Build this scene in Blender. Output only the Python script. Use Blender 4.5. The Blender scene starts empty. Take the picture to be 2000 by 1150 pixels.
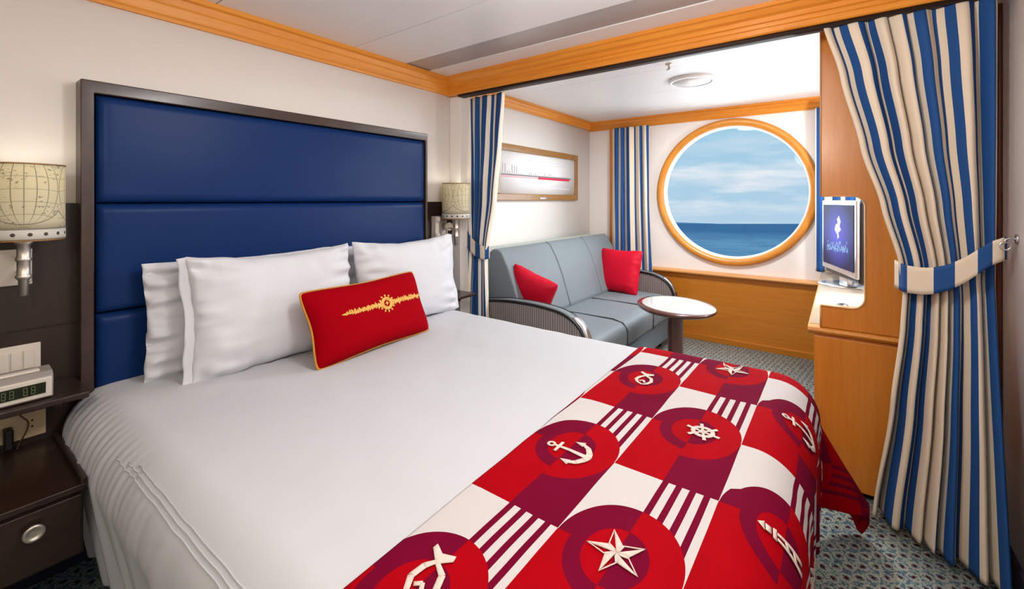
import bpy, bmesh, math, random
from mathutils import Vector, Matrix, noise
random.seed(7)
PI = math.pi
sc = bpy.context.scene
C = sc.collection

# ------------------------------------------------------------------ camera
HEAD = math.radians(36.5)            # camera heading, measured from +X (towards the porthole) to +Y (towards the bed wall)
cam_d = bpy.data.cameras.new('camera'); cam = bpy.data.objects.new('camera', cam_d); C.objects.link(cam)
cam.location = (0, 0, 1.30); cam.rotation_euler = (PI/2, 0, HEAD - PI/2)
cam_d.sensor_width = 36; cam_d.lens = 36*864.9/2000; cam_d.shift_y = -0.092
cam_d.clip_start = 0.02; cam_d.clip_end = 3000
sc.camera = cam
sc.view_settings.view_transform = 'Standard'; sc.view_settings.look = 'None'
sc.view_settings.exposure = 0.0; sc.view_settings.gamma = 1.0
sc.view_settings.use_curve_mapping = False

def lin(r, g, b):
    f = lambda v: (v/255/12.92) if v/255 <= .04045 else ((v/255+.055)/1.055)**2.4
    return (f(r), f(g), f(b), 1)

# ------------------------------------------------------------------ node expressions
class E:
    """tiny expression -> Math node builder"""
    def __init__(s, nt, sock): s.nt, s.s = nt, sock
    def _m(s, op, *a):
        n = s.nt.nodes.new('ShaderNodeMath'); n.operation = op
        for i, v in enumerate((s,)+a):
            if isinstance(v, E): s.nt.links.new(v.s, n.inputs[i])
            else: n.inputs[i].default_value = v
        return E(s.nt, n.outputs[0])
    def __add__(s, o): return s._m('ADD', o)
    def __sub__(s, o): return s._m('SUBTRACT', o)
    def __mul__(s, o): return s._m('MULTIPLY', o)
    def __truediv__(s, o): return s._m('DIVIDE', o)
    def __gt__(s, o): return s._m('GREATER_THAN', o)
    def __lt__(s, o): return s._m('LESS_THAN', o)
    def inv(s): return (s*-1.0)+1.0
    def fract(s): return s._m('FRACT')
    def floor(s): return s._m('FLOOR')
    def sqrt(s): return s._m('SQRT')
    def abs(s): return s._m('ABSOLUTE')
    def sin(s): return s._m('SINE')
    def mod(s, o): return s._m('FLOORED_MODULO', o)
    def mx(s, o): return s._m('MAXIMUM', o)
    def mn(s, o): return s._m('MINIMUM', o)

def newmat(name):
    m = bpy.data.materials.new(name); m.use_nodes = True
    nt = m.node_tree; b = nt.nodes['Principled BSDF']
    return m, nt, b
def coord(nt, kind='Object'):
    t = nt.nodes.new('ShaderNodeTexCoord'); s = nt.nodes.new('ShaderNodeSeparateXYZ')
    nt.links.new(t.outputs[kind], s.inputs[0])
    return E(nt, s.outputs[0]), E(nt, s.outputs[1]), E(nt, s.outputs[2]), t.outputs[kind]
def mixc(nt, fac, a, b):
    n = nt.nodes.new('ShaderNodeMix'); n.data_type = 'RGBA'
    if isinstance(fac, E): nt.links.new(fac.s, n.inputs[0])
    elif hasattr(fac, 'is_linked'): nt.links.new(fac, n.inputs[0])
    else: n.inputs[0].default_value = fac
    for k, v in ((6, a), (7, b)):
        if hasattr(v, 'is_linked'): nt.links.new(v, n.inputs[k])
        else: n.inputs[k].default_value = v
    return n.outputs[2]
def noise_t(nt, vec, scale, detail=3, stretch=None, rough=.5, dist=0):
    if stretch:
        mp = nt.nodes.new('ShaderNodeMapping'); mp.inputs['Scale'].default_value = stretch
        nt.links.new(vec, mp.inputs[0]); vec = mp.outputs[0]
    n = nt.nodes.new('ShaderNodeTexNoise'); n.inputs['Scale'].default_value = scale
    n.inputs['Detail'].default_value = detail; n.inputs['Roughness'].default_value = rough
    n.inputs['Distortion'].default_value = dist
    nt.links.new(vec, n.inputs['Vector']); return n.outputs[0]
def bump(nt, b, h, strength=.2, dist=.01):
    n = nt.nodes.new('ShaderNodeBump'); n.inputs['Strength'].default_value = strength; n.inputs['Distance'].default_value = dist
    nt.links.new(h.s if isinstance(h, E) else h, n.inputs['Height']); nt.links.new(n.outputs[0], b.inputs['Normal'])
def plain(name, col, rough=.5, metal=0, var=.06, vscale=6, bmp=0, bscale=200, coat=0, spec=.5):
    m, nt, b = newmat(name)
    x, y, z, v = coord(nt)
    n = noise_t(nt, v, vscale)
    dark = tuple(c*(1-var) for c in col[:3])+(1,); lite = tuple(min(1, c*(1+var)) for c in col[:3])+(1,)
    nt.links.new(mixc(nt, n, dark, lite), b.inputs['Base Color'])
    b.inputs['Roughness'].default_value = rough; b.inputs['Metallic'].default_value = metal
    b.inputs['Specular IOR Level'].default_value = spec
    b.inputs['Coat Weight'].default_value = coat; b.inputs['Coat Roughness'].default_value = .15
    if bmp: bump(nt, b, noise_t(nt, v, bscale, 2), bmp, .002)
    return m
def wood(name, col, col2, stretch, rough=.35, coat=.2, scale=6):
    m, nt, b = newmat(name)
    x, y, z, v = coord(nt)
    n = noise_t(nt, v, scale, 5, stretch, .6, .4)
    n2 = noise_t(nt, v, scale*5, 3, stretch, .6)
    f = E(nt, n)*.65+E(nt, n2)*.35
    f = (f-.32)*2.4
    cr = nt.nodes.new('ShaderNodeClamp'); nt.links.new(f.s, cr.inputs[0])
    nt.links.new(mixc(nt, cr.outputs[0], col, col2), b.inputs['Base Color'])
    b.inputs['Roughness'].default_value = rough; b.inputs['Coat Weight'].default_value = coat; b.inputs['Coat Roughness'].default_value = .2
    return m

# ------------------------------------------------------------------ world: sky with low clouds
w = bpy.data.worlds.new('sky'); sc.world = w; w.use_nodes = True
nt = w.node_tree; bg = nt.nodes['Background']
x, y, z, v = coord(nt, 'Generated')
hz = (z+.06)*4.2
cl = nt.nodes.new('ShaderNodeClamp'); nt.links.new(hz.s, cl.inputs[0])
skyc = mixc(nt, cl.outputs[0], lin(186, 214, 236), lin(160, 208, 234))
low = noise_t(nt, v, 3.2, 6, (1.2, 1.2, 7), .55)
band = ((z-.03).abs()*-9.0+1.0).mx(0.0)
f = ((E(nt, low)-.46)*7.0*band).mx(0.0).mn(1.0)
skyc = mixc(nt, f, skyc, lin(240, 244, 250))
hi = noise_t(nt, v, 2.4, 5, (1, 1, 9), .6)
f2 = ((E(nt, hi)-.54)*3.0).mx(0.0).mn(.4)
skyc = mixc(nt, f2, skyc, lin(214, 228, 242))
nt.links.new(skyc, bg.inputs['Color']); bg.inputs['Strength'].default_value = 1.0

# ------------------------------------------------------------------ lights (added unseen fill globes, alcove ceiling fixture, daylight at the porthole)
def area(name, loc, size, power, col, rot=(0, 0, 0), sy=None, shape='DISK'):
    d = bpy.data.lights.new(name, 'AREA'); d.shape = shape; d.size = size; d.energy = power; d.color = col
    if sy: d.size_y = sy
    o = bpy.data.objects.new(name, d); o.location = loc; o.rotation_euler = rot; C.objects.link(o); return o
def globe(name, loc, power, col, rad=.1):
    d = bpy.data.lights.new(name, 'POINT'); d.energy = power; d.color = col; d.shadow_soft_size = rad
    o = bpy.data.objects.new(name, d); o.location = loc; C.objects.link(o); return o
globe('room_fill_light', (1.05, 0.42, 1.93), 28, (1, .985, .97), .12)  # added fill globe out of view, evens the light on walls and ceiling
globe('room_fill_light', (-0.40, 0.22, 1.80), 26, (1, .90, .78), .12)  # added warm fill globe, unseen behind the camera
area('alcove_lamp_light', (3.22, 0.83, 2.117), .25, 30, (.92, .97, 1))
globe('alcove_fill_light', (3.55, -0.32, 1.45), 34, (.95, .98, 1), .09)      # added fill to brighten the alcove, hidden behind the divider panel
area('daylight', (4.50, 0.79, 1.372), 1.1, 16, (.85, .94, 1), (0, PI/2, 0))

# ------------------------------------------------------------------ object helpers
def setp(o, label=None, cat=None, group=None, kind=None):
    if label: o['label'] = label
    if cat: o['category'] = cat
    if group: o['group'] = group
    if kind: o['kind'] = kind
    return o
def thing(name, label, cat, loc=(0, 0, 0), group=None, rot=(0, 0, 0)):
    o = bpy.data.objects.new(name, None); o.empty_display_size = .1
    o.location = loc; o.rotation_euler = rot; C.objects.link(o)
    return setp(o, label, cat, group)
def link(name, bm, mat, parent=None, smooth=True, bevel=0, seg=2, solid=0, mats=None, world=True):
    bmesh.ops.recalc_face_normals(bm, faces=bm.faces[:]) if not solid else None
    me = bpy.data.meshes.new(name); bm.to_mesh(me); bm.free()
    for p in me.polygons: p.use_smooth = smooth
    for mm in (mats or [mat]): me.materials.append(mm)
    o = bpy.data.objects.new(name, me); C.objects.link(o)
    if parent is not None:
        o.parent = parent
        if world:                      # vertices were given in world space: undo the thing's own placement
            M = Matrix.Identity(4); p = parent; chain = []
            while p is not None: chain.append(p); p = p.parent
            for p in reversed(chain): M = M @ p.matrix_parent_inverse @ p.matrix_basis
            o.matrix_parent_inverse = M.inverted()
    if bevel:
        b = o.modifiers.new('bevel', 'BEVEL'); b.width = bevel; b.segments = seg; b.limit_method = 'ANGLE'; b.angle_limit = .6
        o.modifiers.new('wn', 'WEIGHTED_NORMAL')
    if solid:
        s = o.modifiers.new('solid', 'SOLIDIFY'); s.thickness = solid; s.offset = 0
    return o
def box(bm, x0, x1, y0, y1, z0, z1):
    vs = [bm.verts.new((x, y, z)) for z in (z0, z1) for y in (y0, y1) for x in (x0, x1)]
    for f in ((0, 1, 3, 2), (4, 6, 7, 5), (0, 4, 5, 1), (2, 3, 7, 6), (0, 2, 6, 4), (1, 5, 7, 3)):
        bm.faces.new([vs[i] for i in f])
def boxo(name, d, mat, parent=None, bevel=.003, **k):
    bm = bmesh.new(); box(bm, *d); return link(name, bm, mat, parent, bevel=bevel, **k)
def prism(bm, pts, a0, a1, axis='X'):
    """polygon pts extruded between a0 and a1. axis X: pts=(y,z); Y: pts=(x,z); Z: pts=(x,y)"""
    def P(p, a): return {'X': (a, p[0], p[1]), 'Y': (p[0], a, p[1]), 'Z': (p[0], p[1], a)}[axis]
    A = [bm.verts.new(P(p, a0)) for p in pts]; B = [bm.verts.new(P(p, a1)) for p in pts]
    n = len(pts)
    bm.faces.new(A); bm.faces.new(B[::-1])
    for i in range(n): bm.faces.new((A[i], A[(i+1) % n], B[(i+1) % n], B[i]))
def lathe(bm, prof, seg=48, c=(0, 0, 0), axis='Z'):
    rings = []
    for r, h in prof:
        ring = []
        for i in range(seg):
            a = 2*PI*i/seg
            q = {'Z': (r*math.cos(a), r*math.sin(a), h), 'X': (h, r*math.cos(a), r*math.sin(a)), 'Y': (r*math.cos(a), h, r*math.sin(a))}[axis]
            ring.append(bm.verts.new((c[0]+q[0], c[1]+q[1], c[2]+q[2])))
        rings.append(ring)
    for a, b in zip(rings, rings[1:]):
        for i in range(seg): bm.faces.new((a[i], a[(i+1) % seg], b[(i+1) % seg], b[i]))
    return rings
def lathe_closed(bm, prof, seg=48, c=(0, 0, 0), axis='Z', cap0=True, cap1=True):
    r = lathe(bm, prof, seg, c, axis)
    if cap0: bm.faces.new(r[0][::-1])
    if cap1: bm.faces.new(r[-1])
def ringprof(bm, prof, seg=96, c=(0, 0, 0), axis='X'):
    r = lathe(bm, prof+[prof[0]], seg, c, axis); bmesh.ops.remove_doubles(bm, verts=bm.verts[:], dist=1e-6)
def tube(bm, pts, r, seg=8, closed=False, cap=True):
    pts = [Vector(p) for p in pts]; n = len(pts); rings = []
    up = None
    for i, p in enumerate(pts):
        if closed: t = pts[(i+1) % n]-pts[i-1]
        else: t = pts[min(i+1, n-1)]-pts[max(i-1, 0)]
        t.normalize()
        if up is None:
            up = Vector((0, 0, 1)) if abs(t.z) < .9 else Vector((1, 0, 0))
        sd = t.cross(up); sd.normalize(); up = sd.cross(t); up.normalize()
        rr = r[i] if isinstance(r, (list, tuple)) else r
        rings.append([bm.verts.new(p+(sd*math.cos(2*PI*k/seg)+up*math.sin(2*PI*k/seg))*rr) for k in range(seg)])
    for i in range(n if closed else n-1):
        a, b = rings[i], rings[(i+1) % n]
        for k in range(seg): bm.faces.new((a[k], a[(k+1) % seg], b[(k+1) % seg], b[k]))
    if not closed and cap: bm.faces.new(rings[0][::-1]); bm.faces.new(rings[-1])
def tri(bm, faces):
    for f in faces: f.normal_update()
    bmesh.ops.triangulate(bm, faces=faces)
def sheet(bm, nu, nv, f, uvf=None):
    """grid of f(s,t), s,t in 0..1"""
    V = [[bm.verts.new(f(i/nu, j/nv)) for j in range(nv+1)] for i in range(nu+1)]
    uvl = bm.loops.layers.uv.verify() if uvf else None
    for i in range(nu):
        for j in range(nv):
            fc = bm.faces.new((V[i][j], V[i+1][j], V[i+1][j+1], V[i][j+1]))
            if uvf:
                for lp, (a, b) in zip(fc.loops, ((i, j), (i+1, j), (i+1, j+1), (i, j+1))): lp[uvl].uv = uvf(a/nu, b/nv)
    return V
def catmull(pts, n=8):
    out = []; P = [Vector(p) for p in pts]; P = [P[0]*2-P[1]]+P+[P[-1]*2-P[-2]]
    for i in range(1, len(P)-2):
        for k in range(n):
            t = k/n; a, b, c, d = P[i-1:i+3]
            out.append(.5*((2*b)+(c-a)*t+(2*a-5*b+4*c-d)*t*t+(3*b-a-3*c+d)*t**3))
    out.append(P[-2]); return out
def interp(tab, z):
    tab = sorted(tab)
    if z <= tab[0][0]: return tab[0][1]
    for (a, p), (b, q) in zip(tab, tab[1:]):
        if z <= b:
            t = (z-a)/(b-a); t = t*t*(3-2*t)*.4+t*.6
            return p+(q-p)*t
    return tab[-1][1]

# ------------------------------------------------------------------ materials
M = {}
M['wall'] = plain('cream_wall', lin(240, 234, 228), .6, var=.02, vscale=2)
M['wall_white'] = plain('white_wall', lin(242, 234, 228), .55, var=.02, vscale=2)
M['maple_x'] = wood('maple_along_x', lin(226, 148, 46), lin(204, 120, 24), (.35, 5, 7), rough=.45, coat=0)
M['maple_y'] = wood('maple_along_y', lin(202, 128, 32), lin(178, 100, 16), (5, .35, 7), rough=.4, coat=.05)
M['maple_beam'] = wood('maple_beam', lin(232, 150, 46), lin(210, 120, 24), (5, .35, 7), rough=.35, coat=.15)
M['maple_z'] = wood('maple_upright', lin(222, 140, 44), lin(202, 114, 26), (4, 5, .35), rough=.35, coat=.7)
M['maple_ring'] = wood('maple_ring', lin(216, 142, 46), lin(196, 116, 28), (1, 1, 1), scale=4)
M['walnut'] = wood('dark_walnut', lin(46, 28, 18), lin(30, 17, 10), (6, 6, .5), rough=.45, coat=0)
M['walnut_h'] = wood('dark_walnut_flat', lin(50, 32, 24), lin(34, 21, 16), (.5, 6, 6), rough=.3, coat=.2)
M['frame_wood'] = wood('headboard_wood', lin(66, 46, 38), lin(46, 31, 25), (3, 6, 3), rough=.35, coat=.2)
M['navy'] = plain('navy_leather', lin(16, 46, 98), .38, var=.08, vscale=3, bmp=.12, bscale=350, spec=.15)
M['linen'] = plain('white_linen', lin(198, 199, 203), .8, var=.012, vscale=8, bmp=.08, bscale=600, spec=.1)
M['pillow'] = plain('white_pillow_cotton', lin(216, 217, 222), .8, var=.012, vscale=8, bmp=.08, bscale=600, spec=.1)
M['skirt'] = plain('beige_skirt', lin(206, 190, 165), .8, var=.03, bmp=.1, bscale=400, spec=.2)
M['red'] = plain('red_fabric', lin(152, 0, 14), .85, var=.08, vscale=5, bmp=.15, bscale=500, spec=.04)
M['crimson'] = plain('crimson_satin', lin(196, 4, 40), .5, var=.1, vscale=8, bmp=.08, bscale=500, spec=.2)
M['gold'] = plain('gold_thread', lin(238, 178, 84), .55, var=.18, vscale=90, bmp=.4, bscale=300)
M['gold_cord'] = plain('gold_cord', lin(196, 136, 34), .5, var=.15, vscale=60, bmp=.3, bscale=300)
M['cream_thread'] = plain('cream_thread', lin(214, 196, 184), .8, var=.08, vscale=60, bmp=.2, bscale=500)
M['sofa'] = plain('grey_upholstery', lin(118, 127, 132), .5, var=.05, vscale=5, bmp=.08, bscale=300, spec=.3)
M['sofa_pipe'] = plain('dark_grey_piping', lin(72, 78, 82), .6)
M['black'] = plain('black_plastic', lin(20, 18, 20), .35, spec=.5)
M['silver'] = plain('silver_metal', lin(205, 205, 208), .25, metal=.9, var=.03)
M['nickel'] = plain('nickel', lin(206, 198, 188), .4, metal=.9, var=.03)
M['white_plastic'] = plain('white_plastic', lin(222, 212, 200), .4, var=.02)
M['ivory_plastic'] = plain('ivory_plastic', lin(206, 186, 150), .4, var=.03)
M['grey_plastic'] = plain('grey_plastic', lin(150, 142, 136), .4, var=.03)
M['paper'] = plain('mat_board', lin(248, 248, 248), .6, var=.01)
M['frame_gold'] = wood('bronze_frame', lin(158, 112, 56), lin(128, 88, 40), (2, 2, 2), rough=.3, coat=.3)
M['print_grey'] = plain('grey_ink', lin(168, 166, 168), .6)
M['print_dark'] = plain('dark_ink', lin(110, 104, 110), .6)
M['print_pale'] = plain('pale_ink', lin(214, 212, 214), .6)
M['print_red'] = plain('red_ink', lin(206, 40, 72), .6)
M['table_wood'] = wood('table_wood', lin(96, 50, 38), lin(70, 34, 26), (2, 6, 2), rough=.25, coat=.5)
M['table_top'] = plain('table_laminate', lin(196, 196, 192), .14, var=.03, vscale=3, coat=.5)
M['laminate'] = plain('desk_laminate', lin(226, 206, 180), .2, var=.03, coat=.4)
M['ceil_far'] = plain('white_ceiling', lin(240, 240, 240), .35, var=.01, vscale=1)
M['dark'] = plain('dark_track', lin(46, 26, 16), .6)
M['base_blue'] = plain('dark_blue_carpet_cove', lin(34, 30, 52), .8, var=.1, vscale=80)
M['pink_wood'] = M['maple_z']
M['lcd'] = plain('lcd_panel', lin(34, 38, 24), .2, var=.3, vscale=60)

def mat_ceiling():
    m, nt, b = newmat('ceiling_panels')
    x, y, z, v = coord(nt)
    n = noise_t(nt, v, 1.6, 3, (1, .4, 1))
    nt.links.new(mixc(nt, n, lin(226, 222, 220), lin(238, 234, 232)), b.inputs['Base Color'])
    b.inputs['Roughness'].default_value = .32; b.inputs['Metallic'].default_value = 0
    return m
M['ceil_near'] = mat_ceiling()
M['ceil_band'] = plain('grey_ceiling_strip', lin(172, 166, 164), .3, metal=.1, var=.04, vscale=2)

def mat_stripes(name, n, blue=lin(32, 76, 134), cream=lin(226, 208, 184), duty=.5, ph=0.0):
    m, nt, b = newmat(name)
    u, v_, _, uv = coord(nt, 'UV')
    f = (u*n+ph).fract() > duty
    ox, oy, oz, ov = coord(nt)
    nn = noise_t(nt, ov, 300, 2)
    c = mixc(nt, f, blue, cream)
    nt.links.new(c, b.inputs['Base Color']); b.inputs['Roughness'].default_value = .75; b.inputs['Specular IOR Level'].default_value = .25
    bump(nt, b, nn, .12, .002)
    return m
M['stripe_r'] = mat_stripes('striped_cotton', 11.0, duty=.47, ph=.60)
M['stripe_l'] = mat_stripes('striped_cotton_small', 6.0, cream=lin(240, 230, 214), duty=.52, ph=.9)
M['stripe_w'] = mat_stripes('striped_cotton_window', 6.0, duty=.42, ph=.55)
M['stripe_tie'] = mat_stripes('striped_tieback', 3.6, duty=.46, ph=.62)

def mat_carpet():
    m, nt, b = newmat('patterned_carpet')
    x, y, z, v = coord(nt)
    k = 1/.047
    a = (x*.8+y*.6)*k; c = (y*.8-x*.6)*k
    n1 = E(nt, noise_t(nt, v, 55, 2, None, .5, 1.6)); n2 = E(nt, noise_t(nt, v, 110, 2, None, .5, .8))
    fa = (a+n2*.4).fract()-.5; fc = (c+n1*.4).fract()-.5
    dot = (fa*fa+fc*fc) < .022
    ring = ((fa*fa+fc*fc).sqrt()-.36).abs() < .07
    sw = n1 > .50; dk = n2 > .58
    col = mixc(nt, sw, lin(112, 134, 156), lin(176, 196, 178))
    col = mixc(nt, dk, col, lin(74, 102, 108))
    col = mixc(nt, ring, col, lin(206, 200, 186))
    col = mixc(nt, dot, col, lin(90, 30, 34))
    nt.links.new(col, b.inputs['Base Color']); b.inputs['Roughness'].default_value = .95; b.inputs['Specular IOR Level'].default_value = .1
    bump(nt, b, noise_t(nt, v, 400, 2), .5, .003)
    return m
M['carpet'] = mat_carpet()

def mat_runner():
    m, nt, b = newmat('bed_runner_print')
    u, v, _, uv = coord(nt, 'UV')
    v0 = (v*-1.0+.72)/.25
    odd = v0.floor().mod(2.0)
    yl = v0.fract()*-1.0+.5
    up = (u-.5075-odd*.2875)/.575
    lu = (up+.5).fract()-.5
    d = ((lu*(.575/.152))*(lu*(.575/.152))+(yl*2.02)*(yl*2.02)).sqrt()
    inC = d < 1.0; mid = d < .76; inn = d < .5
    top = lu > 0.0; left = yl > 0.0; bot = top.inv(); right = left.inv()
    stripe = (yl*-8.0).fract() > .46
    white = inC.inv()*top*(left+right*stripe)*((u > 2.03)*(v < 0.0)).inv()
    mar = inC.inv()*right*(top*stripe.inv()+bot) + (inC-mid)*top*left + (mid-inn)*left + inn*right
    ox, oy, oz, ov = coord(nt)
    nn = noise_t(nt, ov, 9, 3)
    red = mixc(nt, nn, lin(146, 0, 8), lin(166, 1, 18))
    maroon = mixc(nt, nn, lin(98, 2, 32), lin(114, 6, 44))
    c = mixc(nt, mar, red, maroon); c = mixc(nt, white, c, lin(198, 192, 190))
    nt.links.new(c, b.inputs['Base Color']); b.inputs['Roughness'].default_value = .85; b.inputs['Specular IOR Level'].default_value = .04
    bump(nt, b, noise_t(nt, ov, 500, 2), .15, .002)
    return m
M['runner'] = mat_runner()

def mat_ribs(name, col, per, axis='y'):
    m, nt, b = newmat(name)
    x, y, z, v = coord(nt)
    a = {'x': x, 'y': y, 'z': z}[axis]
    f = (a*(2*PI/per)).sin()
    g = (f*.5+.5)
    c2 = tuple(q*.45 for q in col[:3])+(1,)
    nt.links.new(mixc(nt, g, c2, col), b.inputs['Base Color']); b.inputs['Roughness'].default_value = .55
    bump(nt, b, g, .6, .004); return m
M['ribs'] = mat_ribs('woven_grey_side', lin(158, 146, 142), .017, 'y')

def mat_shade():
    m, nt, b = newmat('map_lampshade')
    u, v, _, uv = coord(nt, 'UV')                 # u: metres round the shade, v: metres up
    cu = ((u/.17).fract()-.5)*.17; cv = v-.12
    rr = (cv*cv*-1.0+.0121).mx(.0004).sqrt()      # half width of the globe at this height
    q = cu/rr
    inside = q.abs() < 1.0
    mer = ((q*4.0).fract()-.5).abs() > .455
    edge = ((cu*cu+cv*cv).sqrt()-.108).abs() < .0014
    par = ((cv*26.0+q*q*.35).fract()-.5).abs() > .47
    sp = E(nt, noise_t(nt, uv, 130, 3, (.55, 1, 1), .6)); big = E(nt, noise_t(nt, uv, 14, 2))
    specks = (sp > .60)*(big > .52)
    line = (inside*(mer+par*.6)+edge+specks).mn(1.0)*.62
    c = mixc(nt, line, lin(226, 218, 188), lin(90, 76, 58))
    nt.links.new(c, b.inputs['Base Color']); b.inputs['Roughness'].default_value = .7
    tr = nt.nodes.new('ShaderNodeBsdfTranslucent'); nt.links.new(c, tr.inputs[0])
    mx = nt.nodes.new('ShaderNodeMixShader'); mx.inputs[0].default_value = .35
    out = nt.nodes['Material Output']
    nt.links.new(b.outputs[0], mx.inputs[1]); nt.links.new(tr.outputs[0], mx.inputs[2]); nt.links.new(mx.outputs[0], out.inputs[0])
    return m
M['shade'] = mat_shade()
def mat_band():
    m, nt, b = newmat('shade_border')
    u, v, _, uv = coord(nt, 'UV')
    fu = ((u/.035).fract()-.5)*.035; fv = v-.0
    dot = (fu*fu+fv*fv) < .00003
    ln = (v.abs()) > .0145
    c = mixc(nt, dot, lin(200, 196, 186), lin(60, 50, 40)); c = mixc(nt, ln, c, lin(130, 122, 110))
    nt.links.new(c, b.inputs['Base Color']); b.inputs['Roughness'].default_value = .6; return m
M['band'] = mat_band()

def emis(name, col, s):
    m, nt, b = newmat(name); b.inputs['Base Color'].default_value = (0.01, .01, .01, 1)
    b.inputs['Emission Color'].default_value = col; b.inputs['Emission Strength'].default_value = s
    b.inputs['Roughness'].default_value = .6; b.inputs['Specular IOR Level'].default_value = .05; return m
def mat_screen():
    m, nt, b = newmat('tv_picture')
    u, v, _, uv = coord(nt, 'UV')
    a = (u-.5)*1.5; c = (v-.52)*1.4
    g = ((a*a+c*c).sqrt()*-1.25+1.0).mx(0.0)
    col = mixc(nt, g, lin(30, 24, 70), lin(98, 96, 232))
    b.inputs['Base Color'].default_value = (.01, .01, .015, 1); b.inputs['Roughness'].default_value = .55; b.inputs['Specular IOR Level'].default_value = .08
    nt.links.new(col, b.inputs['Emission Color']); b.inputs['Emission Strength'].default_value = 1.0
    return m
M['screen'] = mat_screen()
M['screen_white'] = emis('screen_white', lin(236, 236, 246), 1.0)
M['screen_pale'] = emis('screen_pale', lin(150, 186, 236), .9)
def mat_glass():
    m = bpy.data.materials.new('window_glass'); m.use_nodes = True; nt = m.node_tree
    for n in list(nt.nodes):
        if n.type != 'OUTPUT_MATERIAL': nt.nodes.remove(n)
    out = [n for n in nt.nodes if n.type == 'OUTPUT_MATERIAL'][0]
    t = nt.nodes.new('ShaderNodeBsdfTransparent'); t.inputs[0].default_value = (.97, .98, .98, 1)
    g = nt.nodes.new('ShaderNodeBsdfGlossy'); g.inputs['Roughness'].default_value = .02
    fr = nt.nodes.new('ShaderNodeFresnel'); fr.inputs[0].default_value = 1.12
    mx = nt.nodes.new('ShaderNodeMixShader')
    nt.links.new(fr.outputs[0], mx.inputs[0]); nt.links.new(t.outputs[0], mx.inputs[1]); nt.links.new(g.outputs[0], mx.inputs[2]); nt.links.new(mx.outputs[0], out.inputs[0])
    return m
M['glass'] = mat_glass()
def mat_sea():
    m, nt, b = newmat('sea_water')
    x, y, z, v = coord(nt)
    n = noise_t(nt, v, .05, 6, (1, 1, 1), .6)
    n2 = noise_t(nt, v, .3, 4, (1, .35, 1), .6)
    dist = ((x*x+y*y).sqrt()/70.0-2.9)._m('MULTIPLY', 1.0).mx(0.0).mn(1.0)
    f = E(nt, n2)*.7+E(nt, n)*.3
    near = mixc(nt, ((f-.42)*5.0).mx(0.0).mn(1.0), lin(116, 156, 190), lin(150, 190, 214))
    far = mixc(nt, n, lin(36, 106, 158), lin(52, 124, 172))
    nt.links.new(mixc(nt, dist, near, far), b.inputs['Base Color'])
    b.inputs['Roughness'].default_value = .6; b.inputs['Specular IOR Level'].default_value = .15
    bump(nt, b, n2, .6, .6); return m
M['sea'] = mat_sea()
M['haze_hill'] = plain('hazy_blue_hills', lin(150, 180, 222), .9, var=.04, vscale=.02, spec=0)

# ------------------------------------------------------------------ the room
XW, YH, YR, XB = 4.40, 2.20, -0.478, -1.9       # porthole wall, bed wall, right wall, wall behind the camera
ZC = 2.14
def struct(o): o['kind'] = 'structure'; return o
struct(boxo('floor', (XB-.1, XW+.2, YR-.1, YH+.1, -.1, 0), M['carpet'], bevel=0))
struct(boxo('wall_left', (XB-.1, XW+.02, YH, YH+.1, 0, ZC+.1), M['wall'], bevel=0))
struct(boxo('wall_right', (XB-.1, XW+.02, YR-.1, YR, 0, ZC+.1), M['wall'], bevel=0))
struct(boxo('wall_back', (XB-.1, XB, YR, YH, 0, ZC+.1), M['wall'], bevel=0))
struct(boxo('wall_return', (2.24, 2.33, 2.10, YH, 0, 2.02), M['wall'], bevel=.003))
# near ceiling: long metal panels running across the room, seams and one greyer strip
bm = bmesh.new(); edges = [-1.9, -1.3, -.7, -.1, .35, .77, 1.44, 1.80, 2.0, 2.26]
for i, (a, b) in enumerate(zip(edges, edges[1:])):
    dz = .004 if i == 7 else 0
    box(bm, a+.0025, b-.0025, YR, YH, ZC+dz, ZC+.03)
    if i == 7:
        for f in bm.faces[-6:]: pass
bm.faces.ensure_lookup_table()
for f in bm.faces[7*6:8*6]: f.material_index = 1
box(bm, XB, 2.3, YR, YH, ZC+.02, ZC+.1)
struct(link('ceiling', bm, None, mats=[M['ceil_near'], M['ceil_band']], smooth=False))
bm = bmesh.new()
for a, b in ((2.30, 2.85), (2.85, 3.45), (3.45, 3.98), (3.98, XW)):
    box(bm, a+.001, b-.001, YR, YH, ZC, ZC+.1)
box(bm, 2.3, XW, YR, YH, ZC+.03, ZC+.12)
struct(link('ceiling_alcove', bm, M['ceil_far'], smooth=False))
# crown moulding profile: (out from the wall, height)
CR = [(0, 0), (.012, 0), (.016, .012), (.022, .02), (.030, .055), (.036, .062), (.044, .088), (.058, .094), (.058, .114), (0, .114)]
zb = ZC-.114
bm = bmesh.new(); prism(bm, [(YH-a, zb+h) for a, h in CR], XB, 2.20, 'X'); struct(link('trim_1', bm, M['maple_x'], smooth=False))
bm = bmesh.new(); prism(bm, [(YH-a, zb+.035+h*.68) for a, h in CR], 2.30, XW, 'X'); struct(link('trim_2', bm, M['maple_x'], smooth=False))
bm = bmesh.new(); prism(bm, [(XW-a, zb+.02+h*.82) for a, h in CR], YR, YH, 'Y'); struct(link('trim_3', bm, M['maple_beam'], smooth=False))
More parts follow.
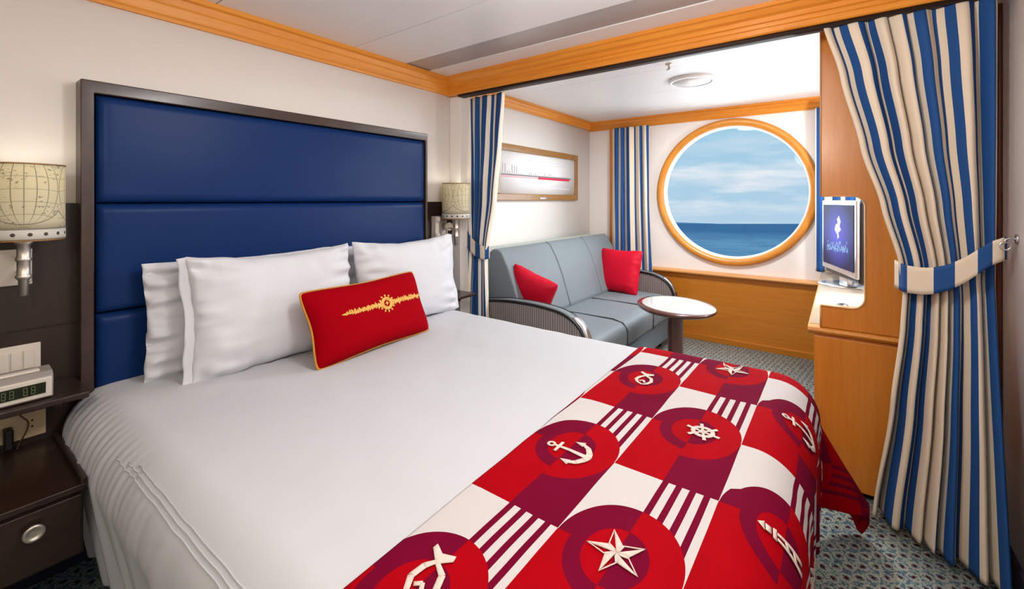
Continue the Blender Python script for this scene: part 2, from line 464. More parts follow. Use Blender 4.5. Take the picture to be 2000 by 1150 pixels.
# beam between the bed space and the alcove, with a reeded face
bm = bmesh.new()
BP = [(2.30, 2.022), (2.205, 2.022), (2.200, 2.028), (2.200, 2.046), (2.194, 2.05), (2.194, 2.066), (2.186, 2.07), (2.186, 2.09), (2.172, 2.098), (2.160, 2.118), (2.150, 2.122), (2.150, ZC), (2.30, ZC)]
prism(bm, BP, YR, YH, 'Y'); struct(link('trim_4', bm, M['maple_beam'], smooth=False))
struct(boxo('trim_5', (2.215, 2.275, YR, 2.1, 2.008, 2.022), M['dark'], bevel=0))

# porthole wall with a round hole
PC = (0.792, 1.372); RI = .592; RO = .664
def holed(bm, y0, y1, z0, z1, r, X, N=96):
    inner, outer = [], []
    for i in range(N):
        a = 2*PI*i/N; cy, cz = math.cos(a), math.sin(a)
        ts = []
        if cy > 1e-9: ts.append((y1-PC[0])/cy)
        if cy < -1e-9: ts.append((y0-PC[0])/cy)
        if cz > 1e-9: ts.append((z1-PC[1])/cz)
        if cz < -1e-9: ts.append((z0-PC[1])/cz)
        t = min(ts); inner.append((PC[0]+r*cy, PC[1]+r*cz)); outer.append([PC[0]+t*cy, PC[1]+t*cz])
    for cy, cz in ((y0, z0), (y1, z0), (y1, z1), (y0, z1)):     # snap the nearest outer points to the corners
        j = min(range(N), key=lambda i: (outer[i][0]-cy)**2+(outer[i][1]-cz)**2); outer[j] = [cy, cz]
    A = [bm.verts.new((X, *p)) for p in inner]; B = [bm.verts.new((X, *p)) for p in outer]
    for i in range(N): bm.faces.new((A[i], A[(i+1) % N], B[(i+1) % N], B[i]))
    return A, B
bm = bmesh.new()
A, B = holed(bm, YR, YH, 0, ZC, RO-.03, XW); A2, B2 = holed(bm, YR, YH, 0, ZC, RO-.03, XW+.16)
for i in range(96):
    bm.faces.new((A[i], A[(i+1) % 96], A2[(i+1) % 96], A2[i])); bm.faces.new((B[i], B[(i+1) % 96], B2[(i+1) % 96], B2[i]))
struct(link('wall_window', bm, M['wall_white'], smooth=False))
win = thing('window_1', 'large round porthole with a maple ring looking out to sea', 'window', (XW, *PC)); struct(win)
bm = bmesh.new()
ringprof(bm, [(RI+.005, -.012), (RI+.02, -.034), (RI+.055, -.04), (RO-.006, -.03), (RO, -.016), (RO, .0), (RI+.005, .0)], 96, (XW, *PC))
link('window_frame', bm, M['maple_ring'], win, smooth=True, bevel=0)
bm = bmesh.new()
ringprof(bm, [(RI+.008, -.014), (RI, -.008), (RI-.005, .04), (RI-.005, .07), (RO-.028, .07), (RO-.028, .005), (RI+.008, .005)], 96, (XW, *PC))
setp(link('reveal', bm, M['wall'], win), 'white lining of the porthole opening')
bm = bmesh.new(); lathe_closed(bm, [(RI-.011, .05), (RI-.011, .056)], 96, (XW, *PC), 'X'); link('pane', bm, M['glass'], win, smooth=False)
# wainscot and sill under the porthole
struct(boxo('trim_6', (XW-.035, XW, YR, 1.86, .045, .602), M['maple_y'], bevel=.002))
bm = bmesh.new(); prism(bm, [(XW, .60), (XW-.045, .60), (XW-.075, .612), (XW-.08, .622), (XW-.075, .634), (XW-.05, .64), (XW, .642)], YR, 1.86, 'Y')
struct(link('trim_7', bm, wood('maple_sill', lin(222, 160, 92), lin(204, 136, 66), (5, .35, 7)), smooth=False))
struct(boxo('trim_8', (XW-.05, XW, YR, 1.86, 0, .05), M['maple_y'], bevel=.002))
struct(boxo('trim_9', (XW-.05, XW, 1.90, 1.945, 0, 2.05), M['maple_z'], bevel=.004))       # upright batten by the window curtain
struct(boxo('baseboard_right', (XB, 2.44, YR, YR+.012, 0, .10), M['base_blue'], bevel=.002))
struct(boxo('baseboard_left', (XB, XW-.06, YH-.012, YH, 0, .10), M['base_blue'], bevel=.002))
struct(boxo('shadow_strip', (2.36, 2.40, YR, YR+.012, 0, 2.02), wood('curtain_shadow_strip', lin(110, 52, 30), lin(84, 38, 22), (4, 4, .4)), bevel=.003))  # dark strip standing in for the curtain's shadow at the wall
# dark panelling either side of the headboard
def panelling(x0, x1):
    bm = bmesh.new()
    zs = [.30, .592, .868, 1.29]
    for a, b in zip(zs, zs[1:]): box(bm, x0, x1, YH-.022, YH, a+.003, b-.003)
    box(bm, x0, x1, YH-.016, YH, .28, 1.29)
    return struct(link('trim_11', bm, M['walnut'], smooth=False))
panelling(-.45, .352).name = 'trim_11'; panelling(1.955, 2.238).name = 'trim_12'

# ------------------------------------------------------------------ outside: sea and far hills
bm = bmesh.new()
ax = Vector((math.cos(HEAD), math.sin(HEAD))); rt = Vector((math.sin(HEAD), -math.cos(HEAD)))
LD = 320; HS = 46/864.9*LD
q = [ax*12+rt*-60, ax*12+rt*60, ax*LD+rt*700, ax*LD+rt*-700]
vv = [bm.verts.new((p.x, p.y, 1.3-HS)) for p in q]; bm.faces.new(vv)
sea = struct(link('sea', bm, M['sea'], smooth=False))
bm = bmesh.new()
N = 60; base = []; top = []
for i in range(N+1):
    s = i/N; p = ax*(LD-4)+rt*(150*s-20+20)
    h = max(0, .2+4.2*math.sin(PI*s)**.7*(.6+.4*noise.noise(Vector((s*7, 0, 0)))))
    base.append((p.x, p.y, 1.3-HS-.2)); top.append((p.x, p.y, 1.3-HS+h*.55))
dv = ax*8
for off in (0, 1):
    pass
R0 = [bm.verts.new(b) for b in base]; R1 = [bm.verts.new(t) for t in top]; R2 = [bm.verts.new((b[0]+dv.x, b[1]+dv.y, b[2])) for b in base]
for i in range(N):
    bm.faces.new((R0[i], R0[i+1], R1[i+1], R1[i])); bm.faces.new((R1[i], R1[i+1], R2[i+1], R2[i]))
struct(link('distant_hills', bm, M['haze_hill']))

# ------------------------------------------------------------------ bed
bed = thing('bed', 'large double bed base and mattress under the white duvet', 'bed', (1.18, 1.15, 0))
boxo('bed_base', (.44, 1.92, .20, 2.10, .06, .33), M['skirt'], bed, bevel=.02)
boxo('mattress', (.42, 1.94, .17, 2.12, .33, .575), M['linen'], bed, bevel=.05, seg=4)
def skirt_f(s, t):
    # perimeter: head-left -> foot-left -> foot-right -> head-right
    P = [(.46, 2.10), (.46, .105), (1.99, .105), (1.99, 2.10)]
    L = [1.975, 1.53, 1.975]; d = s*sum(L); i = 0
    while i < 2 and d > L[i]: d -= L[i]; i += 1
    a, b = Vector(P[i]), Vector(P[i+1]); p = a+(b-a)*(d/L[i]); n = Vector(((b-a).y, -(b-a).x)).normalized()
    n = -n if (p+n-Vector((1.18, 1.1))).length < (p-n-Vector((1.18, 1.1))).length else n
    k = .006*math.sin(s*260)*(1-t)+.012*(1-t)
    p = p+n*k
    return (p.x, p.y, .012+.32*t)
bm = bmesh.new(); sheet(bm, 420, 6, skirt_f); setp(link('bed_skirt', bm, M['skirt'], bed, solid=.003), 'beige gathered cloth bed skirt')

FX0, FX1, FY0, TOP = .435, 1.93, .200, .625
A_, B_, LR = .13, .14, .21
def drape(px, py, lift=0.0, dmax=9, fold=1.0, flare=.09):
    qx = min(max(px, FX0), FX1); qy = max(py, FY0)
    dx, dy = px-qx, py-qy; d = math.hypot(dx, dy); nx = ny = 0
    puff = .006*noise.noise(Vector((px*2.2, py*2.2, 1)))+.0025*noise.noise(Vector((px*9, py*9, 5)))
    # gentle crown of the duvet, rising slightly to the head
    z0 = TOP+lift+puff*fold+.01*max(0, (py-1.7)/.45)
    if d < 1e-6: return Vector((px, py, z0))
    d = min(d, dmax); nx, ny = dx/math.hypot(dx, dy), dy/math.hypot(dx, dy)
    if d < LR:
        th = d/LR*PI/2; o = A_*math.sin(th); dr = B_*(1-math.cos(th)); e = 0
    else:
        e = d-LR; o = A_-(.20 if nx < -.5 else .03)*e; dr = B_+e
    corner = abs(2*nx*ny)
    al = py if abs(nx) > .9 else px
    hd = 1+.5*max(0, min(1, (py-1.25)/.8)) if nx < -.5 else 1
    w_ = min(1, d/.3)
    f_ = (.010*math.sin(al*38+2.5*noise.noise(Vector((al*3, 0, 0))))+.006*math.sin(al*71+1))*(.25+min(e, .5)*2.6)*w_*hd*fold
    o += .0035*math.sin(al*150+5*noise.noise(Vector((al*5, e, 3))))*min(1, d/.1)*max(0, min(1, (py-1.2)/.6))*fold*(nx < -.5)
    o += (f_ if corner < .3 else 0)+flare*(corner**1.5)*min(1, e/.35)+lift
    return Vector((qx+nx*o, qy+ny*o, max(.012, TOP+lift-dr+puff*fold*(1-w_)+.01*max(0, (py-1.7)/.45))))
# duvet
def duv(s, t):
    px = FX0-.66+s*(FX1-FX0+1.32); py = 2.135-t*(2.135-FY0+.56)
    return drape(px, py, 0, .60 if px < 1 and py > FY0 else .46, 1.0, .15)
bm = bmesh.new(); sheet(bm, 230, 330, duv)
duvet = link('duvet', bm, M['linen'], solid=.012)
setp(duvet, 'plain white duvet spread over the whole bed and hanging down its left side', 'duvet')
# stitched seam lines along the left edge of the duvet
for k, off in enumerate((.0, .012, .024)):
    pts = [drape(FX0-.085-off, y_, .0045, 9, 1) for y_ in [i*.02+.2 for i in range(88)] if y_ < 1.50+.06*k]
    bm = bmesh.new(); tube(bm, pts, .0018, 6); link('seam', bm, M['linen'], duvet)
# runner
RU0, RU1 = .10, FX1+.50; PS = .97; RVT = lambda s: .675+.055*max(0, min(1, (RU0+s*(RU1-RU0)-.4)/1.6)); RV0, RV1 = .72, FY0-LR-.30
def run_pt(u, v, extra=0):
    p = drape(u, v, .013+extra, 9, .8, .24)
    if v > .66: p.z += -.004*((v-.66)/.06)
    return p
bm = bmesh.new()
sheet(bm, 250, 170, lambda s, t: run_pt(RU0+s*(RU1-RU0), RVT(s)+t*(RV1-RVT(s))), lambda s, t: ((RU0+s*(RU1-RU0))/PS, (RVT(s)+t*(RV1-RVT(s)))/PS))
runner = link('bed_runner', bm, M['runner'], solid=.006)
setp(runner, 'red, maroon and white patchwork runner with nautical emblems over the foot of the bed', 'bed runner')
# embroidered motifs: polygons in local (right=+X, up=+Y) metres mapped on to the runner
def motif(name, cx, cy, polys, rot=0, sc_=1.0):
    bm = bmesh.new()
    for poly in polys:
        vs = [bm.verts.new((p[0]*sc_*math.cos(rot)-p[1]*sc_*math.sin(rot), p[0]*sc_*math.sin(rot)+p[1]*sc_*math.cos(rot), 0)) for p in poly]
        try: bm.faces.new(vs)
        except ValueError: pass
    tri(bm, faces=bm.faces[:])
    for _ in range(3):
        es = [e for e in bm.edges if e.calc_length() > .012]
        if es: bmesh.ops.subdivide_edges(bm, edges=es, cuts=1); tri(bm, faces=[f for f in bm.faces if len(f.verts) > 3])
    for f in bm.faces:
        if f.normal.z < 0: f.normal_flip()
    for vx in bm.verts:
        vx.co = run_pt(cx+vx.co.x, cy+vx.co.y, .0055)
    return link(name, bm, M['cream_thread'], runner, solid=.0015)
def star_polys(r=.058, half=True):
    out = []
    for k in range(5):
        a = math.radians(9+90+72*k); b = a+math.radians(36); c = a-math.radians(36)
        t = (r*math.cos(a), r*math.sin(a)); i1 = (.4*r*math.cos(b), .4*r*math.sin(b)); i2 = (.4*r*math.cos(c), .4*r*math.sin(c))
        out.append([(0, 0), t, i2])
        # outlined other half
        w_ = .14
        def L(p, q_, m_=w_): return (p[0]+(q_[0]-p[0])*m_, p[1]+(q_[1]-p[1])*m_)
        cen = ((t[0]+i1[0])/3, (t[1]+i1[1])/3)
        I = [L(p, cen, .34) for p in ((0, 0), t, i1)]
        O = [(0, 0), t, i1]
        out.append([O[1], O[2], I[2], I[1]])
        out.append([O[2], O[0], I[0], I[2]])
    return out
def band_poly(pts, wd):
    """strip polygons of given width along 2D points"""
    out = []
    for i, (p, q_) in enumerate(zip(pts, pts[1:])):
        d = Vector(q_)-Vector(p); n = Vector((-d.y, d.x)).normalized()
        w0 = wd[i] if isinstance(wd, list) else wd; w1 = wd[i+1] if isinstance(wd, list) else wd
        e = d.normalized()*.0006
        out.append([tuple(Vector(p)-e+n*w0), tuple(Vector(q_)+e+n*w1), tuple(Vector(q_)+e-n*w1), tuple(Vector(p)-e-n*w0)])
    return out
def circ(cx, cy, r, n=14, a0=0, a1=2*PI): return [(cx+r*math.cos(a0+(a1-a0)*i/n), cy+r*math.sin(a0+(a1-a0)*i/n)) for i in range(n+1)]
def anchor_polys():
    o = band_poly(circ(0, .052, .009), .0035)
    o += band_poly([(0, .043), (.002, 0), (0, -.05)], [.004, .005, .007])
    o += band_poly([(-.024, .028), (.024, .03)], .004)
    o += band_poly([(-.05, -.018), (-.036, -.04), (-.015, -.052), (0, -.056), (.018, -.052), (.038, -.038), (.05, -.014)], [.003, .007, .008, .009, .008, .007, .003])
    o += [[(-.058, -.026), (-.046, 0), (-.036, -.026)], [(.058, -.022), (.046, .004), (.036, -.022)]]
    return o
def fish_polys():
    top_ = [(-.05, -.004), (-.035, .016), (-.01, .027), (.018, .02), (.036, .006)]
    bot_ = [(-.05, -.004), (-.04, -.02), (-.012, -.028), (.016, -.02), (.036, .006)]
    o = band_poly(top_, [.003, .005, .006, .006, .004])+band_poly(bot_, [.003, .005, .006, .006, .004])
    o += [[(.03, .005), (.058, .032), (.07, .03), (.055, .008), (.062, -.018), (.05, -.02)]]
    o += band_poly([(-.03, -.01), (-.012, .0), (-.02, .012)], .004)
    return o
def wheel_polys():
    o = band_poly(circ(0, 0, .026, 20), .006)+band_poly(circ(0, 0, .006, 10), .005)
    for k in range(6):
        a = PI*k/3+.3; o += band_poly([(0.008*math.cos(a), .008*math.sin(a)), (.046*math.cos(a), .046*math.sin(a))], [.003, .005])
    return o
def light_polys():      # small lighthouse
    o = [[(-.018, -.05), (-.010, .02), (-.004, .02), (-.008, -.05)], [(.018, -.05), (.010, .02), (.004, .02), (.008, -.05)]]
    o += [[(-.016, .022), (.016, .022), (.013, .030), (-.013, .030)], [(-.009, .034), (.009, .034), (.009, .046), (-.009, .046)], [(-.013, .048), (.013, .048), (0, .062)]]
    o += band_poly([(-.008, -.03), (.008, -.022)], .003)+band_poly([(-.007, -.008), (.007, 0)], .003)
    return o
c1, c2, c3, c4 = .595, .345, .095, -.155
for nm, cx, cy, P, r in (('fish_motif', .545, .592, fish_polys(), .15), ('anchor_motif', 1.055, .59, anchor_polys(), 0), ('fish_motif', 1.64, .592, fish_polys(), .05),
                         ('star_motif', .803, .345, star_polys(), 0), ('ship_wheel_motif', 1.375, .322, wheel_polys(), 0), ('star_motif', 1.945, .345, star_polys(.062), .3),
                         ('lighthouse_motif', 1.085, c3-.0, light_polys(), .15), ('anchor_motif', 1.655, c3+.005, anchor_polys(), .1), ('lighthouse_motif', .51, c3, light_polys(), .1),
                         ('ring_motif', 1.95, c4, wheel_polys(), .2), ('star_motif', 1.37, c4, star_polys(), .5), ('fish_motif', .8, c4, fish_polys(), .2)):
    motif(nm, cx*PS, cy*PS, P, r, 1.0)

# ------------------------------------------------------------------ cushions and pillows
def cushion_pt(a, b, side, W, H, T, pinch=.07, wr=0.0, seed=0, sag=0):
    """a,b in -1..1 on the cushion; returns local point"""
    ex = 1-pinch*(1-abs(b)**1.6)*abs(a)**3; ey = 1-pinch*(1-abs(a)**1.6)*abs(b)**3*1.2
    cr = (.055 if pinch > .07 else .012)*(abs(a)*abs(b))**5; ex -= cr; ey -= cr
    prof = max(0, (1-abs(a)**3.2)*(1-abs(b)**3.0))**.52
    z = side*T/2*prof
    if wr:
        e = (1-prof)
        z += side*wr*(noise.noise(Vector((a*2.2+seed, b*7, seed)))*abs(a)**2+noise.noise(Vector((a*7, b*2.2+seed, 3+seed)))*abs(b)**3*.8)*min(1, prof*3)
        ex += .012*noise.noise(Vector((b*5, seed, 1))); ey += .02*noise.noise(Vector((a*4, seed, 2)))
    return Vector((a*W/2*ex, b*H/2*ey-sag*(1-a*a)*.5*(b+1), z))
def frame(o, x, up):
    x = Vector(x).normalized(); n = x.cross(Vector(up)).normalized(); up = n.cross(x)
    return Matrix(((x.x, up.x, n.x, o[0]), (x.y, up.y, n.y, o[1]), (x.z, up.z, n.z, o[2]), (0, 0, 0, 1)))
def cushion(name, Mx, W, H, T, mat, label, cat, group=None, pinch=.07, wr=0, seed=0, pipe=None, n=48, sag=0):
    bm = bmesh.new()
    fr = {}
    for side in (1, -1):
        V = [[None]*(n+1) for _ in range(n+1)]
        for i in range(n+1):
            for j in range(n+1):
                a = math.sin((i/n-.5)*PI); b = math.sin((j/n-.5)*PI)
                bd = i in (0, n) or j in (0, n)
                if bd and side == -1: V[i][j] = fr[i, j]; continue
                vx = bm.verts.new(cushion_pt(a, b, side, W, H, T, pinch, wr, seed, sag)); V[i][j] = vx
                if bd: fr[i, j] = vx
        for i in range(n):
            for j in range(n): bm.faces.new((V[i][j], V[i+1][j], V[i+1][j+1], V[i][j+1]))
    o = link(name, bm, mat); o.matrix_world = Mx; o.matrix_basis = Mx
    setp(o, label, cat, group)
    if pipe:
        pts = [fr_ for fr_ in ()]
        loop = [(i, 0) for i in range(0, n)]+[(n, j) for j in range(0, n)]+[(i, n) for i in range(n, 0, -1)]+[(0, j) for j in range(n, 0, -1)]
        pts = []
        for i, j in loop:
            a = math.sin((i/n-.5)*PI); b = math.sin((j/n-.5)*PI); q_ = cushion_pt(a, b, 1, W, H, T, pinch, wr, seed, sag)
            if not pts or (q_-pts[-1]).length > .004: pts.append(q_)
        bm = bmesh.new(); tube(bm, pts, .0055, 8, closed=True)
        pc = link('piping', bm, pipe, o, world=False); setp(pc, 'gold cord piping')
    return o
PG = 'white pillows leaning on the headboard'
cushion('pillow', frame((.87, 2.038, .85), (1, 0, 0), (0, .06, 1)), .76, .44, .11, M['pillow'], 'white pillow at the left, behind the front left one, its crumpled side showing', 'pillow', PG, .05, .05, 3)
cushion('pillow', frame((1.64, 2.038, .85), (1, 0, 0), (0, .06, 1)), .70, .43, .11, M['pillow'], 'white pillow hidden behind the one at the right end of the headboard', 'pillow', PG, .05, .02, 9)
pl = cushion('pillow', frame((.935, 1.915, .858), (1, 0, 0), (0, .14, 1)), .68, .475, .15, M['pillow'], 'large white pillow in front at the left side of the bed', 'pillow', PG, .06, .034, 5, sag=.016)
pr_ = cushion('pillow', frame((1.64, 1.925, .862), (1, 0, 0), (0, .13, 1)), .69, .47, .15, M['pillow'], 'large white pillow in front at the right side, behind the red bolster cushion', 'pillow', PG, .06, .03, 11, sag=.016)
def flange(parent, sx, W, H, seed):          # open end of the pillow case: a loose rim of cloth
    def f(s, t):
        b = t*2-1
        a = sx*(W/2*(1-.05*(1-abs(b)**1.6))-.014+s*.04*(1+.25*noise.noise(Vector((b*3, seed, 0)))))
        return Vector((a, b*H/2*(.985+.01*s-.03*s*b**8), .006*s*math.sin(b*5+seed)-.004*s))
    bm = bmesh.new(); sheet(bm, 6, 40, f); setp(link('case_rim', bm, M['pillow'], parent, solid=.004, world=False))
flange(pl, -1, .68, .475, 2); flange(pr_, 1, .69, .47, 5)
# red bolster cushion with gold embroidery on the bed
Bl, Br, Tl, Tr = Vector((.955, 1.640, .640)), Vector((1.590, 1.690, .642)), Vector((.915, 1.75, .912)), Vector((1.550, 1.80, .918))
cen = (Bl+Br+Tl+Tr)/4+Vector((0, .01, .0)); ux = (Br-Bl+Tr-Tl); uy = (Tl-Bl+Tr-Br)
Mc = frame(cen, ux, uy)
WB, HB, TB = .66, .325, .15
rc = cushion('throw_cushion', Mc, WB, HB, TB, M['red'], 'oblong red cushion with gold embroidery and gold cord edge lying on the bed', 'cushion', None, .085, 0, 1, pipe=M['gold_cord'])
def emb():
    polys = []
    rnd = random.Random(4)
    def leaf(x, y, a, l, w_):
        d = Vector((math.cos(a), math.sin(a))); n = Vector((-d.y, d.x)); p = Vector((x, y))
        return [tuple(p), tuple(p+d*l*.45+n*w_), tuple(p+d*l), tuple(p+d*l*.45-n*w_)]
    for sg in (-1, 1):
        x = .03
        polys += band_poly([(sg*.028, 0), (sg*.08, .004), (sg*.14, -.003), (sg*.20, 0)], .0035)
        while x < .198:
            k = 1-x/.24
            for a in (.5, -.5, 1.3, -1.3):
                aa = a+rnd.uniform(-.2, .2); aa = aa if sg > 0 else PI-aa
                polys.append(leaf(sg*x, rnd.uniform(-.002, .002), aa, rnd.uniform(.012, .025)*(k*.5+.5), .0046))
            x += .0115
        polys.append(leaf(sg*.195, 0, 0 if sg > 0 else PI, .022, .004))
    polys += band_poly(circ(0, 0, .025, 20), .0045)+band_poly(circ(0, 0, .018, 16), .0025)
    for k in range(12):
        a = PI*k/6; polys.append(leaf(.03*math.cos(a), .03*math.sin(a), a, .013, .005))
    polys.append([(-.006, -.014), (.010, .002), (.002, .003), (.007, .015), (-.009, -.001), (-.001, -.002)])
    for p in polys:
        bm_v = [bm.verts.new((q_[0], q_[1], 0)) for q_ in p]
        try: bm.faces.new(bm_v)
        except ValueError: pass
bm = bmesh.new(); emb()
tri(bm, faces=bm.faces[:])
for f in bm.faces:
    f.normal_update()
    if f.normal.z < 0: f.normal_flip()
for _ in range(2):
    es = [e for e in bm.edges if e.calc_length() > .015]
    if es: bmesh.ops.subdivide_edges(bm, edges=es, cuts=1); tri(bm, faces=[f for f in bm.faces if len(f.verts) > 3])
for vx in bm.verts:
    X_, Y_ = vx.co.x*1.1+.036, vx.co.y*1.0+.022
    a = X_/(WB/2); b = Y_/(HB/2); q_ = cushion_pt(a, b, 1, WB, HB, TB, .085, 0, 1)
    vx.co = Vector((X_, Y_, q_.z+.0015))
setp(link('embroidery', bm, M['gold'], rc, solid=.0025, world=False), 'gold leaf scroll embroidery with a round medallion')

# ------------------------------------------------------------------ headboard
hb = thing('headboard', 'tall headboard of navy leather panels in a dark wood frame', 'headboard', (1.19, 2.18, 0))
HX0, HX1, HZ1 = .345, 1.957, 1.724
bm = bmesh.new()
prism(bm, [(HX0, .3), (HX0+.036, .3), (HX0+.036, HZ1-.045), (HX1-.016, HZ1-.045), (HX1-.016, .3), (HX1, .3), (HX1, HZ1), (HX0, HZ1)], 2.119, 2.198, 'Y')
tri(bm, faces=[f for f in bm.faces if len(f.verts) > 4])
link('frame', bm, M['frame_wood'], hb, bevel=.004)
zs = [.50, .893, 1.289, HZ1-.045]
for a, b in zip(zs, zs[1:]):
    def pad(s, t):
        x0, x1 = HX0+.036, HX1-.016
        X_ = x0+s*(x1-x0); Z_ = a+t*(b-a)
        e = min(1, min(t, 1-t)*(b-a)/.035); e2 = min(1, min(s, 1-s)*(x1-x0)/.04)
        q_ = (1-(1-e)**2.2)**.5*(1-(1-e2)**2.2)**.5
        return (X_, 2.158-.040*q_-.004*math.sin(PI*t)*math.sin(PI*s)-.0015*noise.noise(Vector((X_*3, Z_*6, 0))), Z_)
    bm = bmesh.new()
    V = sheet(bm, 110, 60, pad)
    link('leather_panel', bm, M['navy'], hb, solid=.004)
boxo('backing', (HX0+.05, HX1-.01, 2.160, 2.196, .3, HZ1-.03), M['walnut'], hb, bevel=0)

# ------------------------------------------------------------------ wall lamps
def wall_lamp(loc, label):
    g = thing('wall_lamp', label, 'wall lamp', loc, 'bedside wall lamps with map shades')
    R = .092
    bm = bmesh.new(); n = 64
    V = sheet(bm, n, 8, lambda s, t: (R*math.cos(2*PI*s), R*math.sin(2*PI*s), 1.215+t*.198), lambda s, t: (s*2*PI*R, t*.198))
    bmesh.ops.remove_doubles(bm, verts=bm.verts[:], dist=1e-5)
    sh = link('lamp_shade', bm, M['shade'], g, solid=.0015, world=False); setp(sh, 'cream shade printed with an old globe map')
    bm = bmesh.new(); sheet(bm, n, 2, lambda s, t: ((R+.0006)*math.cos(2*PI*s), (R+.0006)*math.sin(2*PI*s), 1.177+t*.038), lambda s, t: (s*2*PI*R, (t-.5)*.038))
    bmesh.ops.remove_doubles(bm, verts=bm.verts[:], dist=1e-5)
    setp(link('shade_border', bm, M['band'], sh, solid=.002, world=False), 'grey printed band with dots')
    for zz in (1.177, 1.411):
        bm = bmesh.new(); ringprof(bm, [(R-.002, zz-.002), (R+.002, zz-.002), (R+.002, zz+.002), (R-.002, zz+.002)], 64, (0, 0, 0), 'Z')
        link('rim', bm, M['frame_gold'], sh, world=False)
    bm = bmesh.new()
    lathe_closed(bm, [(.004, 1.0), (.011, 1.003), (.012, 1.05), (.014, 1.052), (.0185, 1.058), (.0185, 1.064), (.015, 1.068), (.015, 1.108), (.018, 1.112), (.018, 1.118), (.0155, 1.122), (.0155, 1.16), (.021, 1.165), (.021, 1.172), (.012, 1.178), (.012, 1.25)], 24)
    link('stem', bm, M['nickel'], g, world=False)
    bm = bmesh.new()
    tube(bm, [(0, 0, 1.115), (0, .06, 1.112), (0, .12, 1.112)], .007, 10); tube(bm, [(0, 0, 1.061), (0, .06, 1.061), (0, .12, 1.066)], .006, 10)
    link('bracket', bm, M['nickel'], g, world=False)
    bm = bmesh.new(); box(bm, -.042, .032, .112, .122, 1.02, 1.14); box(bm, .018, .03, .104, .114, 1.03, 1.13)
    link('back_plate', bm, M['nickel'], g, bevel=.003, world=False)
    bm = bmesh.new(); lathe_closed(bm, [(.006, 1.25), (.024, 1.285), (.03, 1.31), (.022, 1.34), (.004, 1.352)], 20)
    link('bulb', bm, M['white_plastic'], g, world=False)
    return g
wall_lamp((.205, 2.055, 0), 'wall lamp with a map shade at the left edge, above the alarm clock')
wall_lamp((2.150, 2.055, 0), 'small distant wall lamp with a map shade in front of the striped curtain')
for xx in (.205, 2.150):
    d = bpy.data.lights.new('bulb_light', 'POINT'); d.energy = .55 if xx < 1 else .4; d.color = (1, .93, .76); d.shadow_soft_size = .03
    o = bpy.data.objects.new('bulb_light', d); o.location = (xx, 2.055, 1.385); C.objects.link(o)

# ------------------------------------------------------------------ nightstands, shelves, clock, plates
def nightstand(x0, x1, label, knobx):
    g = thing('nightstand', label, 'nightstand', ((x0+x1)/2, 1.96, 0), 'dark wooden nightstands beside the bed')
    boxo('cabinet_body', (x0+.006, x1-.006, 1.755, YH-.024, .285, .47), M['walnut_h'], g, bevel=.003)
    boxo('top', (x0, x1, 1.742, YH-.024, .47, .488), M['walnut_h'], g, bevel=.003)
    bm = bmesh.new(); prism(bm, [(x1-.014, 1.742), (x1, 1.742), (x1, YH-.024), (x1-.014, YH-.024)], .488, .505, 'Z'); link('edge_lip', bm, M['walnut_h'], g, bevel=.002)
    dr = boxo('drawer', (x0+.012, x1-.012, 1.740, 1.756, .296, .462), M['walnut_h'], g, bevel=.003)
    bm = bmesh.new(); lathe_closed(bm, [(.008, 1.740), (.008, 1.728), (.020, 1.725), (.0225, 1.720), (.020, 1.715), (.014, 1.716), (.012, 1.7195), (.004, 1.7185)], 28, (knobx, 0, .415), 'Y')
    setp(link('knob', bm, M['nickel'], dr), 'round polished nickel knob')
    return g
nightstand(-.34, .298, 'dark wooden nightstand with a round silver knob, left of the bed', .19)
nightstand(2.085, 2.235, 'narrow dark nightstand hidden between the right pillow and the curtain', 2.14)
def shelf(x0, x1, label):
    g = thing('wall_shelf', label, 'shelf', ((x0+x1)/2, 2.1, .66), 'dark wall shelves above the nightstands')
    boxo('shelf_board', (x0, x1, 1.955, YH-.024, .662, .682), M['walnut_h'], g, bevel=.004)
    for xx in (x0+.06, x1-.06): boxo('shelf_bracket', (xx-.008, xx+.008, 2.04, YH-.024, .625, .662), M['walnut_h'], g, bevel=.002)
shelf(-.34, .34, 'dark wooden wall shelf under the alarm clock'); shelf(2.05, 2.236, 'dark wooden wall shelf right of the right-hand pillow')
# alarm clock
ck = thing('alarm_clock', 'small white and grey digital alarm clock on the left wall shelf', 'clock', (.19, 2.03, .684))
bm = bmesh.new(); prism(bm, [(1.990, .684), (1.984, .752), (2.0, .766), (2.055, .771), (2.07, .76), (2.07, .684)], .118, .262, 'X'); link('body', bm, M['grey_plastic'], ck, bevel=.004)
bm = bmesh.new(); prism(bm, [(1.984, .690), (1.978, .750), (1.984, .752), (1.990, .690)], .124, .258, 'X'); link('face', bm, M['white_plastic'], ck, bevel=.002)
bm = bmesh.new(); prism(bm, [(1.980, .704), (1.976, .738), (1.982, .738), (1.985, .704)], .140, .244, 'X'); dsp = setp(link('display', bm, M['lcd'], ck, smooth=False), 'dark green liquid crystal display')
bm = bmesh.new(); box(bm, .145, .235, 2.006, 2.03, .766, .774); link('snooze_button', bm, M['white_plastic'], ck, bevel=.003)
# seven-segment style bars on the display
bm = bmesh.new()
for k, xx in enumerate((.152, .168, .196, .212)):
    for dz_ in (.710, .720, .731): box(bm, xx, xx+.009, 1.9735, 1.9790, dz_, dz_+.0022)
    box(bm, xx, xx+.002, 1.9735, 1.979, .712, .731); box(bm, xx+.0075, xx+.0095, 1.9735, 1.979, .712, .731)
link('digits', bm, plain('lcd_digits', lin(86, 96, 62), .4), dsp, smooth=False)
